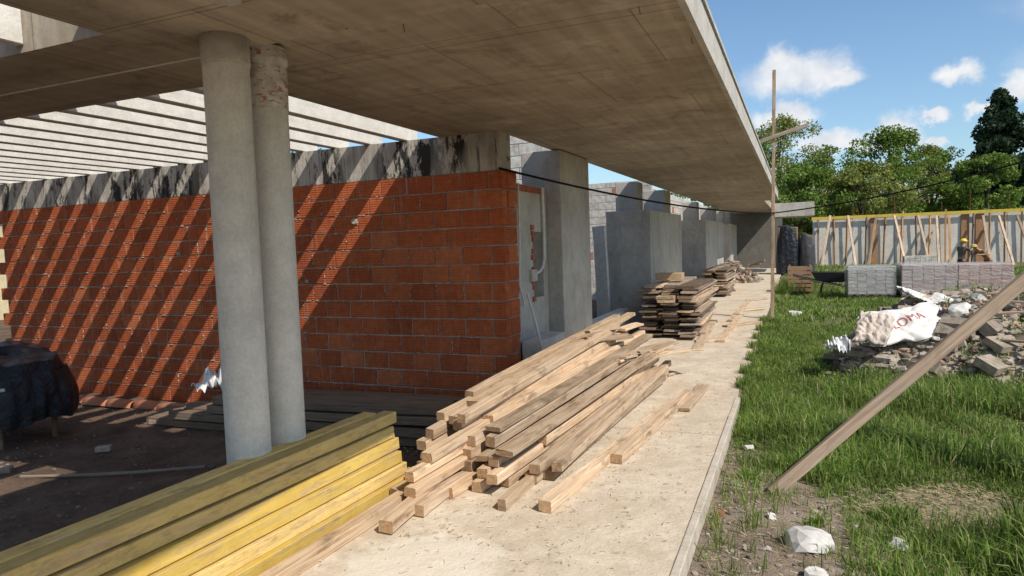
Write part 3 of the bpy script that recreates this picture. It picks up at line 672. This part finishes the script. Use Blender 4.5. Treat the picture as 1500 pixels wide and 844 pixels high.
p=at(1322,484,y=9.0); bag(p+Vector((0,0,.05)),.86,.50,.04,.30,.72,-.15,'flattened white cement bag with red lettering propped on the rubble front','LOMA',1,.30,.25,(.06,.02))
p=at(1280,486,y=8.8); bag(p+Vector((0,0,.03)),.36,.42,.04,-.2,.85,.15,'pale brownish crumpled bag left of the red lettered one',None,6,mat=flat('tan_sack',(.64,.54,.46),.6,.4,5))
p=at(1392,466,y=9.6); bag(p+Vector((0,0,.06)),.6,.42,.04,-.6,.6,.25,'crumpled white bag with faint red print right of the propped bag','LOMA',2,.22,-.4)
p=at(1350,446,y=10.0); bag(p+Vector((0,0,.05)),.65,.45,.04,.9,.4,.3,'plain white bag lying behind the red lettered bag',None,3)
p=at(1418,448,y=10.0); bag(p+Vector((0,0,.05)),.5,.4,.04,.2,.5,-.2,'small crumpled pinkish bag at the back of the bag group',None,8,mat=flat('pink_sack',(.62,.33,.28),.6,.3,5))
sheet(at(1445,452,y=10.2),.7,.5,.13,M['plastic'],'plastic_sheet','crumpled white sheet on top of the rubble mound','plastic sheet',.4,9)
sheet(at(1228,520,y=8.6)+Vector((0,0,.02)),.22,.2,.14,M['plastic'],'plastic_bag','small white plastic bag left of the rubble mound','plastic bag',.4,12)
for k in range(26):
    x=R(.9,4.5); y=R(8.6,11); L=R(.3,1.2); a=R(-.8,.8); z=gz(x,y)+mound(x,y)+.07
    timber('waste_board',(x,y,z),(x+L*math.cos(a),y+L*math.sin(a),z+R(-.02,.15)),.06,.025,[M['greywood'] if k%2 else M['timber'],M['timber_end']],'waste board end sticking out of the rubble mound','board','waste boards in the mound')
# ------------------------------------------------------------------ pallets of blocks
wr,nt_,b=newmat('stretch_wrap',.25,.6); b.inputs['Base Color'].default_value=(.70,.68,.68,1); b.inputs['Alpha'].default_value=.32
bump(nt_,b,nz(nt_,coords(nt_,(1,1,4)),6,4,.6,1),1.0,.05)
def pallet(x0,x1,y0,h,cols,label):
    e=empty('brick_pallet',((x0+x1)/2,y0+.5,0),label,'pallet','wrapped pallets of blocks')
    mb=MB()
    for k in range(3): mb.box((x0,y0+.05+k*.42,-.04),(x1,y0+.15+k*.42,.09))
    for k in range(6): t=(x1-x0-.1)/5*k; mb.box((x0+t,y0,.091),(x0+t+.1,y0+1,.115))
    mb.build('pallet',M['greywood'],e)
    mb=MB(); nxp=int((x1-x0)/.2); nz_=int((h-.12)/.085); dx=(x1-x0)/nxp
    for i in range(nxp):
        for j in range(3):
            for k in range(nz_):
                T=Matrix.Translation((R(-.006,.006),R(-.012,.012),0))
                mb.box((x0+i*dx+.006,y0+j*.33+.005,.118+k*.085+.003),(x0+(i+1)*dx-.006,y0+(j+1)*.33-.005,.118+(k+1)*.085-.004),0,T)
    mb.build('blocks',island('pallet_blocks_'+cols[0],cols[1],.9),e)
    mb=MB(); mb.box((x0-.02,y0-.02,.1),(x1+.02,y0+1.02,h+.02)); bev(mb.build('plastic_wrap',wr,e),.04,3)
G=[(0,(.20,.20,.19)),(1,(.36,.34,.32))]; RD=[(0,(.32,.12,.09)),(.5,(.40,.20,.15)),(1,(.46,.33,.28))]
pallet(1.176,2.19,18.2,.78,('grey',G),'grey block pallet, leftmost in the grass')
pallet(2.31,3.41,18.1,.82,('mixed',[(0,(.30,.17,.14)),(.5,(.36,.27,.24)),(1,(.42,.35,.32))]),'plastic wrapped block pallet in the middle of the row')
pallet(3.46,4.5,18.2,.80,('red',RD),'reddish brick pallet, rightmost of the row')
def wheelbarrow(p):
    e=empty('wheelbarrow',p,'dark wheelbarrow parked left of the block pallets','wheelbarrow'); x,y,z=p; dk=flat('dark_metal',(.03,.03,.032),.5,.3)
    mb=MB(); T=Matrix.Translation(p)
    vs=[(-.35,-.25,.35),(.3,-.2,.35),(.3,.2,.35),(-.35,.25,.35),(-.5,-.34,.62),(.5,-.3,.6),(.5,.3,.6),(-.5,.34,.62)]
    mb.add(vs,[(0,3,2,1),(0,1,5,4),(1,2,6,5),(2,3,7,6),(3,0,4,7)],0,T); mb.build('tray',dk,e)
    mb=MB(); c=Vector((x+.6,y,z+.18)); pts=[c+Vector((.15*math.cos(t),0,.15*math.sin(t))) for t in np.linspace(0,2*math.pi,20)]; mb.tube(pts,.035,8); mb.build('wheel',dk,e,True)
    for s in (-1,1):
        mb=MB(); mb.tube([(x+.62,y+.06*s,z+.18),(x-.3,y+.25*s,z+.36),(x-.95,y+.3*s,z+.55)],.02,6); mb.build('handle',dk,e)
        mb=MB(); mb.tube([(x-.2,y+.24*s,z+.36),(x-.28,y+.26*s,z)],.018,6); mb.build('leg',dk,e)
wheelbarrow(at(1218,432,z=-.02))
mb=MB(); p=at(1172,428,z=-.02); 
for k in range(6):
    for s in (-1,1): mb.box((p.x-.32,p.y+.28*s-.012,.02+k*.12),(p.x+.32,p.y+.28*s+.012,.11+k*.12)); mb.box((p.x+.3*s-.012,p.y-.26,.02+k*.12),(p.x+.3*s+.012,p.y+.26,.11+k*.12))
for sx in (-1,1):
    for sy in (-1,1): mb.box((p.x+.27*sx-.02,p.y+.245*sy-.02,0),(p.x+.27*sx+.02,p.y+.245*sy+.02,.76))
tag(mb.build('wooden_crate',flat('rusty_wood',(.34,.22,.13))),'brown slatted crate standing beyond the timber pole','crate')
for (cx,rx,ht,sd,mt,l) in ((-.28,.42,2.1,5,bp,'tall black tarped bundle under the far slab end'),(.42,.28,1.75,9,flat('dark_grey_tarp',(.06,.06,.065),.5,.5,4),'dark grey tarped bundle right of the tall black one')):
    mb=MB(); mb.box((cx-rx*.9,30.0,-.05),(cx+rx*.9,30.6,ht-.15)); e=empty('tarped_bundle',(cx,30.3,-.05),l,'bundle'); bev(mb.build('load',M['darkwood'],e),.02)
    drape('tarp',e,cx,30.3,-.05,rx,.42,ht,ht*.93,60,40,sd,mt)
# ------------------------------------------------------------------ formwork wall
fw=empty('formwork_wall',(8,39,-.1),'long pale formwork wall with a yellow top rail across the back','wall')
panel=concrete('form_panel',(.56,.53,.48),(.70,.67,.61),(.38,.33,.28),.5,1,(1.5,1,.4)); ply=concrete('ply_panel',(.34,.18,.09),(.46,.26,.15),(.2,.12,.07),.6,1,(1.5,1,.4))
rail=flat('yellow_rail',(.66,.48,.08)); rust=flat('rust',(.2,.08,.04)); orange=wood('orange_timber',((.36,.19,.09),(.50,.28,.13),(.6,.37,.2)),.3,(.4,.3,.2),.3,None,.1)
for k in range(16):
    mb=MB(); x=.85+k*.95; mb.box((x,39+R(-.01,.01),-.1 if k<4 or k>9 else -.7),(x+.935,39.06,2.38+R(-.04,.04))); mb.build('panel',panel,fw)
for k,x in enumerate((3.55,7.5,8.1,10.9)):
    mb=MB(); mb.box((x,38.93,-.1 if x<5 or x>10 else -.6),(x+.33,38.985,2.36)); mb.build('brown_panel',ply,fw)
for k in range(5):
    mb=MB(); x=.8+k*3.02; mb.box((x,38.78,2.37),(x+3.0,38.86,2.52)); mb.build('top_rail',rail,fw)
for k in range(19):
    x=1.0+k*.75+R(-.2,.2); timber('stud',(x,38.88,-.1),(x+R(-.08,.08),38.82,2.35+R(0,.3)),.075,.07,[orange if k%3 else M['darkwood'],M['timber_end']],parent=fw)
for (u,u2,l) in ((1310,1327,'left'),(1242,1254,'far left'),(1463,1485,'right'),(1490,1515,'far right'),(1372,1376,'middle'),(1216,1203,'end'),(1390,1392,'inward'),(1440,1452,'near right'),(1284,1272,'crossed'),(1345,1362,'steep')):
    A=at(u,316,y=38.6); B=at(u2,391,y=37.2); B.z=-.1
    timber('raking_prop',A,B,.1,.07,[M['timber'] if l!='inward' else orange,M['timber_end']],l+' timber raking prop leaning on the pale formwork wall','prop','raking props')
for k in range(9):
    x=1.5+k*1.6+R(-.5,.5); mb=MB(); mb.tube([(x,39.2,0),(x+R(-.05,.05),39.2,2.9+R(0,.7))],.014,5); mb.build('rebar',rust,fw)
for (x,y,l) in ((9.0,31.5,'red brick stack behind the pallets at right'),(4.3,33,'grey block stack between the workers and wall')):
    mb=MB()
    for i in range(6):
        for k in range(6): mb.box((x+i*.2+.004,y,k*.1-.05),(x+i*.2+.196,y+.6,k*.1+.045))
    tag(mb.build('brick_stack',redm if 'red' in l else M['blocks']),l,'bricks')
# ------------------------------------------------------------------ people
skinm=flat('skin',(.38,.22,.15),.6,.1); 
def skinobj(name,verts,edges,rad,mat,parent,root=0):
    me=bpy.data.meshes.new(name); b_=bmesh.new(); L=b_.verts.layers.skin.verify(); vv=[]
    for i,p in enumerate(verts):
        v=b_.verts.new(p); r=rad[i]; v[L].radius=(r,r) if not isinstance(r,tuple) else r; v[L].use_root=(i==root); vv.append(v)
    for a,c in edges: b_.edges.new((vv[a],vv[c]))
    b_.to_mesh(me); b_.free(); me.materials.append(mat); o=bpy.data.objects.new(name,me); COL.objects.link(o); o.parent=parent
    m=o.modifiers.new('skin','SKIN'); m.use_smooth_shade=True; s=o.modifiers.new('sub','SUBSURF'); s.levels=1; s.render_levels=1; return o
def person(loc,rz,bend,shirt,trous,hel,label,armup):
    e=empty('person',loc,label,'person'); e.rotation_euler=(0,0,rz)
    by=lambda z:-bend*max(0,z-.95)
    zz=lambda z: z-(bend**2)*.42*max(0,z-.95)
    q3=lambda x,y,z:(x,y,zz(z))
    P=[(0,0,.95),q3(0,by(1.15),1.15),q3(0,by(1.36),1.36),q3(0,by(1.5)-.01,1.49),q3(0,by(1.58)-.02,1.57),q3(0,by(1.68)-.04,1.66),q3(0,by(1.74)-.03,1.74),q3(0,by(1.63)-.14,1.62)]
    r=[(.15,.11),(.14,.10),(.17,.11),.055,.07,.095,.07,.02]; E=[(0,1),(1,2),(2,3),(3,4),(4,5),(5,6),(4,7)]
    T_=[(0,0,.98),(0,0,.90)];TE=[(0,1)];TR=[(.16,.12),(.16,.12)]
    S_=[(0,0,.95),q3(0,by(1.15),1.15),q3(0,by(1.36),1.36),q3(0,by(1.44),1.45)]; SE=[(0,1),(1,2),(2,3)]; SR=[(.165,.125),(.155,.12),(.185,.125),.09]
    for s in (-1,1):
        sh=q3(s*.19,by(1.42),1.41); el=(s*.25,by(1.3)-.10-armup*.1,zz(1.16)+armup*.15); wr_=(s*.2,by(1.3)-.34,zz(1.1)+armup*.45); pm=(s*.19,wr_[1]-.06,wr_[2]+.02)
        i=len(P); P+=[sh,el,wr_,pm]; r+=[.06,.045,.03,.034]; E+=[(2,i),(i,i+1),(i+1,i+2),(i+2,i+3)]
        for f in range(4):
            j=len(P); P+=[(pm[0]+(f-1.5)*.018,pm[1]-.05,pm[2]),(pm[0]+(f-1.5)*.02,pm[1]-.08-.006*(f in(1,2)),pm[2]-.025)]; r+=[.009,.007]; E+=[(i+3,j),(j,j+1)]
        j=len(P); P+=[(pm[0]-s*.045,pm[1]-.01,pm[2]-.02)]; r+=[.01]; E+=[(i+2,j)]
        k=len(S_); S_+=[sh,el]; SR+=[.078,.062]; SE+=[(2,k),(k,k+1)]
        hp=(s*.1,0,.88); kn=(s*.12,-.05,.48); an=(s*.13,.02,.09); to=(s*.14,-.16,.035)
        i=len(P); P+=[hp,kn,an,to]; r+=[.09,.058,.042,.04]; E+=[(0,i),(i,i+1),(i+1,i+2),(i+2,i+3)]
        k=len(T_); T_+=[hp,kn,(s*.13,.02,.13)]; TR+=[.105,.078,.068]; TE+=[(1,k),(k,k+1),(k+1,k+2)]
    skinobj('body',P,E,r,skinm,e); skinobj('shirt',S_,SE,SR,shirt,e); skinobj('trousers',T_,TE,TR,trous,e)
    mb=MB(); hc=Vector(q3(0,by(1.74)-.035,1.71)); 
    vs=[Vector((q.x*.135,q.y*.155,max(0,q.z)*.13))+hc for q in ICO2V]; mb.add(vs,ICO2F); mb.tube([hc+Vector((0,-.03,-.005)),hc+Vector((0,-.03,.01))],.165,20)
    me=bpy.data.meshes.new('hard_hat'); me.from_pydata([tuple(v) for v in mb.v],[],mb.f); me.materials.append(hel); o=bpy.data.objects.new('hard_hat',me); COL.objects.link(o); o.parent=e
yh=flat('yellow_helmet',(.75,.55,.05),.4,.1)
p=at(1408,350,y=35.5); person((p.x,p.y,-.62),2.2,.12,flat('olive_shirt',(.13,.12,.09)),flat('dark_trousers',(.05,.05,.06)),yh,'standing worker in a dark olive shirt and yellow hard hat',.6)
p=at(1448,372,y=35.6); person((p.x,p.y,-.62),-1.0,.9,flat('tan_shirt',(.30,.19,.10)),flat('brown_trousers',(.12,.09,.06)),flat('dull_helmet',(.5,.4,.12),.5),'stooping worker in a tan shirt with only the upper body showing',.1)
# ------------------------------------------------------------------ grass
def tri_mesh(name,V,Fc,mat,label,cat):
    me=bpy.data.meshes.new(name); me.from_pydata(V.tolist(),[],Fc.tolist()); me.materials.append(mat); me.update()
    o=bpy.data.objects.new(name,me); COL.objects.link(o); return tag(o,label,cat,None,'stuff')
def dry(x,y):
    return ((x-.95)/.5)**2+((y-4.7)/.32)**2+1.5*nse(x,y,2.6,3)
def grassmask(x,y):
    if x<-.48: return 0
    n=nse(x,y,.9,4); d=1.0
    if y<5.1 and x<.22+.25*nse(x,y,2,8): d=.09
    elif y<5.6 and x<-.25: d=.35
    if dry(x,y)<1: d=.4
    if mound(x,y)>.03: d=.05
    return d*(.85+.5*n)
pts=[]
def sow(n,x0,x1,y0,y1,h0,h1,w):
    k=0; c=0
    while k<n and c<n*6:
        c+=1; cx=R(x0,x1); cy=R(y0,y1)
        if R(0,1)>grassmask(cx,cy): continue
        hs=h0+(h1-h0)*max(0,min(1,.5+1.1*nse(cx,cy,1.3,6)))*R(.7,1.2)
        for q in range(7):
            x=cx+random.gauss(0,.022*(1+w*60)); y=cy+random.gauss(0,.022*(1+w*60))
            if x<-.5: continue
            pts.append((x,y,gz(x,y)-.01+mound(x,y),hs*R(.5,1.25),w*R(.6,1.3))); k+=1
sow(34000,-.5,3.0,3.0,5.2,.05,.17,.0034)
sow(52000,-.5,3.0,5.0,8.0,.06,.19,.0044)
sow(46000,-.5,5,8,12.5,.06,.18,.006)
sow(40000,-.6,8,12.5,20,.06,.15,.010)
sow(22000,-.6,14,20,38,.08,.2,.02)
def wild(cx,cy,r,n,h,w=.005):
    for k in range(n):
        a=R(0,6.3); q=r*R(0,1)**.7; x=cx+q*math.cos(a); y=cy+q*math.sin(a)
        if x<-.75 or (x<-.5 and y<7): continue
        pts.append((x,y,(gz(x,y) if x>-.5 else 0)-.01,h*R(.4,1.2),w*R(.7,1.4)))
for (cx,cy,r,n,h) in ((1.35,4.1,.35,1300,.36),(1.75,4.6,.4,1300,.36),(1.15,3.6,.22,800,.30),(.95,3.9,.2,500,.2),(1.5,3.5,.3,800,.34),(1.6,5.6,.5,1300,.27),(.75,5.8,.4,1400,.24),(.35,5.4,.3,900,.2),(.3,6.2,.45,1700,.24),(-.1,6.9,.4,1900,.2),(-.1,6.2,.3,1300,.18),(-.35,5.9,.14,350,.14),(.5,7.6,.5,1500,.26),(1.2,7.6,.5,1500,.28),(1.9,7.5,.5,1300,.30),(.9,8.3,.4,900,.26),(1.7,8.2,.4,900,.28),(2.5,8.0,.4,900,.28),(-.35,7.5,.25,1100,.15),(-.42,8.3,.2,800,.14),(-.42,9.2,.2,800,.13),(-.45,10.2,.2,700,.13),(-.42,11.2,.22,700,.13),(-.42,12.2,.22,700,.14),(-.45,13.3,.2,600,.16),(.2,5.0,.15,350,.14),(.55,4.4,.12,220,.13),(.1,4.2,.07,70,.09),(-.3,4.9,.08,90,.10),(.45,3.6,.1,120,.12),(2.4,6.3,.6,1300,.30),(-.2,20.5,.5,500,.5),(.3,21.5,.8,700,.55)): wild(cx,cy,r,n,h)
Pn=np.array(pts); n=len(Pn); th=rng.uniform(0,2*np.pi,n); la=rng.uniform(0,2*np.pi,n); ln=np.abs(rng.normal(.4,.3,n))*Pn[:,3]
wx_,wy_=np.cos(th)*Pn[:,4],np.sin(th)*Pn[:,4]; lx,ly=np.cos(la)*ln,np.sin(la)*ln; x,y,z,h=Pn[:,0],Pn[:,1],Pn[:,2],Pn[:,3]
V=np.stack([np.stack([x-wx_,y-wy_,z],1),np.stack([x+wx_,y+wy_,z],1),np.stack([x-wx_*.7+lx*.35,y-wy_*.7+ly*.35,z+h*.6],1),np.stack([x+wx_*.7+lx*.35,y+wy_*.7+ly*.35,z+h*.6],1),np.stack([x+lx,y+ly,z+h*.95-ln*.3],1)],1).reshape(-1,3)
b=np.arange(n)*5; Fc=np.stack([np.stack([b,b+1,b+3],1),np.stack([b,b+3,b+2],1),np.stack([b+2,b+3,b+4],1)],1).reshape(-1,3)
gm=island('grass_blades',[(0,(.10,.175,.03)),(.45,(.20,.31,.055)),(.82,(.30,.41,.10)),(.94,(.44,.43,.18)),(1,(.54,.46,.26))],.55,.38,1.5)
tri_mesh('grass',V,Fc,gm,'rough green grass growing beside the walkway','grass')
pts=[]
for k in range(9000):
    if k<4500:
        x=R(.2,1.7); y=R(4.1,5.3)
        if dry(x,y)>1.1+R(0,.6): continue
    else: x=R(-.45,2.5); y=R(3.2,8)
    an=R(0,6.3); L=R(.02,.08); z=gz(x,y)+R(.003,.03); pts.append([(x,y,z),(x+L*math.cos(an),y+L*math.sin(an),z+R(-.005,.03)),(x+.003,y+.003,z+.003)])
V=np.array(pts).reshape(-1,3); Fc=np.arange(len(V)).reshape(-1,3)
tri_mesh('straw',V,Fc,island('straw',[(0,(.26,.20,.11)),(1,(.48,.41,.25))]),'dry straw litter in the grass','straw')
# ------------------------------------------------------------------ trees
def leafmesh(centers,rads,n,size,flat_=.8):
    C=np.array(centers); Rr=np.array(rads); p=Rr**2/np.sum(Rr**2); idx=rng.choice(len(C),n,p=p)
    d=rng.normal(size=(n,3)); d/=np.linalg.norm(d,axis=1)[:,None]; rr=rng.uniform(.15,1.1,n)**.5
    pos=C[idx]+d*(Rr[idx]*rr)[:,None]*np.array([1,1,flat_])
    a=rng.normal(size=(n,3)); a/=np.linalg.norm(a,axis=1)[:,None]; b=np.cross(a,rng.normal(size=(n,3))); b/=np.linalg.norm(b,axis=1)[:,None]
    s=(size*rng.uniform(.5,1.3,n))[:,None]; a=a*s; b=b*s*.6
    V=np.stack([pos-a,pos-b*.9,pos+a,pos+b],1).reshape(-1,3); F_=np.arange(n*4).reshape(-1,4); return V,F_
bark=flat('bark',(.12,.09,.065),.95,.4,10)
LV=[island('leaf_%d'%i,s,.6,.35) for i,s in enumerate(([(0,(.07,.12,.02)),(.6,(.15,.24,.04)),(1,(.27,.34,.08))],[(0,(.11,.14,.03)),(.6,(.22,.26,.06)),(1,(.38,.37,.11))],[(0,(.012,.03,.014)),(.7,(.03,.06,.025)),(1,(.07,.10,.04))]))]
def tree(x,y,h,r,kind,label,n=17000,size=.105,group='trees beyond the site',conic=False):
    e=empty('tree' if kind<2 else 'conifer_tree',(x,y,-.1),label,'tree',group); z0=h*(.18 if not conic else .08)
    cs=[];rs=[]
    for k in range(90 if not conic else 210):
        if conic:
            t=R(0,1); q=r*(1-t**1.8)**.8*R(.15,1); a=R(0,6.3); cs.append((q*math.cos(a),q*math.sin(a),z0+t*(h-z0)-.3)); rs.append(r*.27*(1-t*.55))
        else:
            a=R(0,6.3); t=R(0,1); q=r*math.sqrt(max(0.05,1-(2*t-.85)**2*.8))*R(.2,1.15); cs.append((q*math.cos(a),q*math.sin(a),z0+t*(h-z0)*.94)); rs.append(r*R(.08,.27))
    V,F_=leafmesh(cs,rs,n,size); me=bpy.data.meshes.new('crown'); me.from_pydata(V.tolist(),[],F_.tolist()); me.materials.append(LV[kind]); o=bpy.data.objects.new('crown',me); COL.objects.link(o); o.parent=e
    mb=MB(); mb.tube([(x,y,-.1),(x+R(-.1,.1),y,h*.4),(x,y,h*.85)],[h*.025,h*.017,h*.004],8)
    for c in random.sample(cs,9): mb.tube([(x,y,max(.5,c[2]*.55)),(x+c[0]*.5,y+c[1]*.5,c[2]*.8),(x+c[0],y+c[1],c[2])],[h*.010,h*.006,h*.002],5)
    mb.build('trunk',bark,e)
T=[(-5.5,52,11.5,4.2,0,'tall leafy tree rising behind the slab end and pole'),(-1.2,57,11.0,4.0,1,'yellowish leafy tree just right of the timber pole'),(2.6,60,9.0,3.8,0,'mid green tree above the left part of the formwork wall'),(6.2,55,9.2,3.6,0,'rounded green tree above the middle of the formwork wall'),(9.6,60,8.4,3.4,1,'olive green tree left of the dark conifer'),(11.8,54,6.8,2.8,0,'low green tree in front of the dark conifer'),(4.0,50,6.4,3.0,1,'low olive tree right behind the formwork wall'),(.3,49,6.6,3.0,0,'low green tree behind the dark tarped bundles')]
for t in T: tree(*t)
tree(13.9,60,12.0,3.5,2,'tall dark conifer at the right edge of the sky',42000,.16,None,True)
tree(19,62,9,4,0,'broad tree beyond the right edge',5000,.2)
tree(-15,13,7,3.2,1,'tree beyond the left end of the orange wall',5000,.12,'trees left of the building'); tree(-20,19,8,3.5,0,'taller tree farther left behind the orange wall',5000,.14,'trees left of the building')
cs=[(R(-70,90),R(80,95),R(.5,4.5)) for k in range(260)]; V,F_=leafmesh(cs,[R(1.5,2.8) for c in cs],26000,.4)
tri_mesh('distant_wood',V,F_,LV[0],'distant line of trees closing the horizon','wood')
hb=empty('house',(-24,10,-.1),'pale yellow house glimpsed beyond the left end of the wall','house')
mb=MB(); mb.box((-27,8,-.1),(-21,13,3)); mb.build('wall',flat('pale_paint',(.7,.6,.38)),hb)
mb=MB(); mb.add([(-27.3,7.7,3),(-20.7,7.7,3),(-20.7,13.3,3),(-27.3,13.3,3),(-24,7.7,4.6),(-24,13.3,4.6)],[(0,1,4),(1,2,5,4),(2,3,5),(3,0,4,5),(3,2,1,0)]); mb.build('roof',flat('roof_red',(.3,.12,.08)),hb)
mb=MB(); mb.box((-20.99,9.5,1),(-20.94,11,2.1)); mb.build('window',flat('glass_dark',(.05,.06,.07),.2),hb)
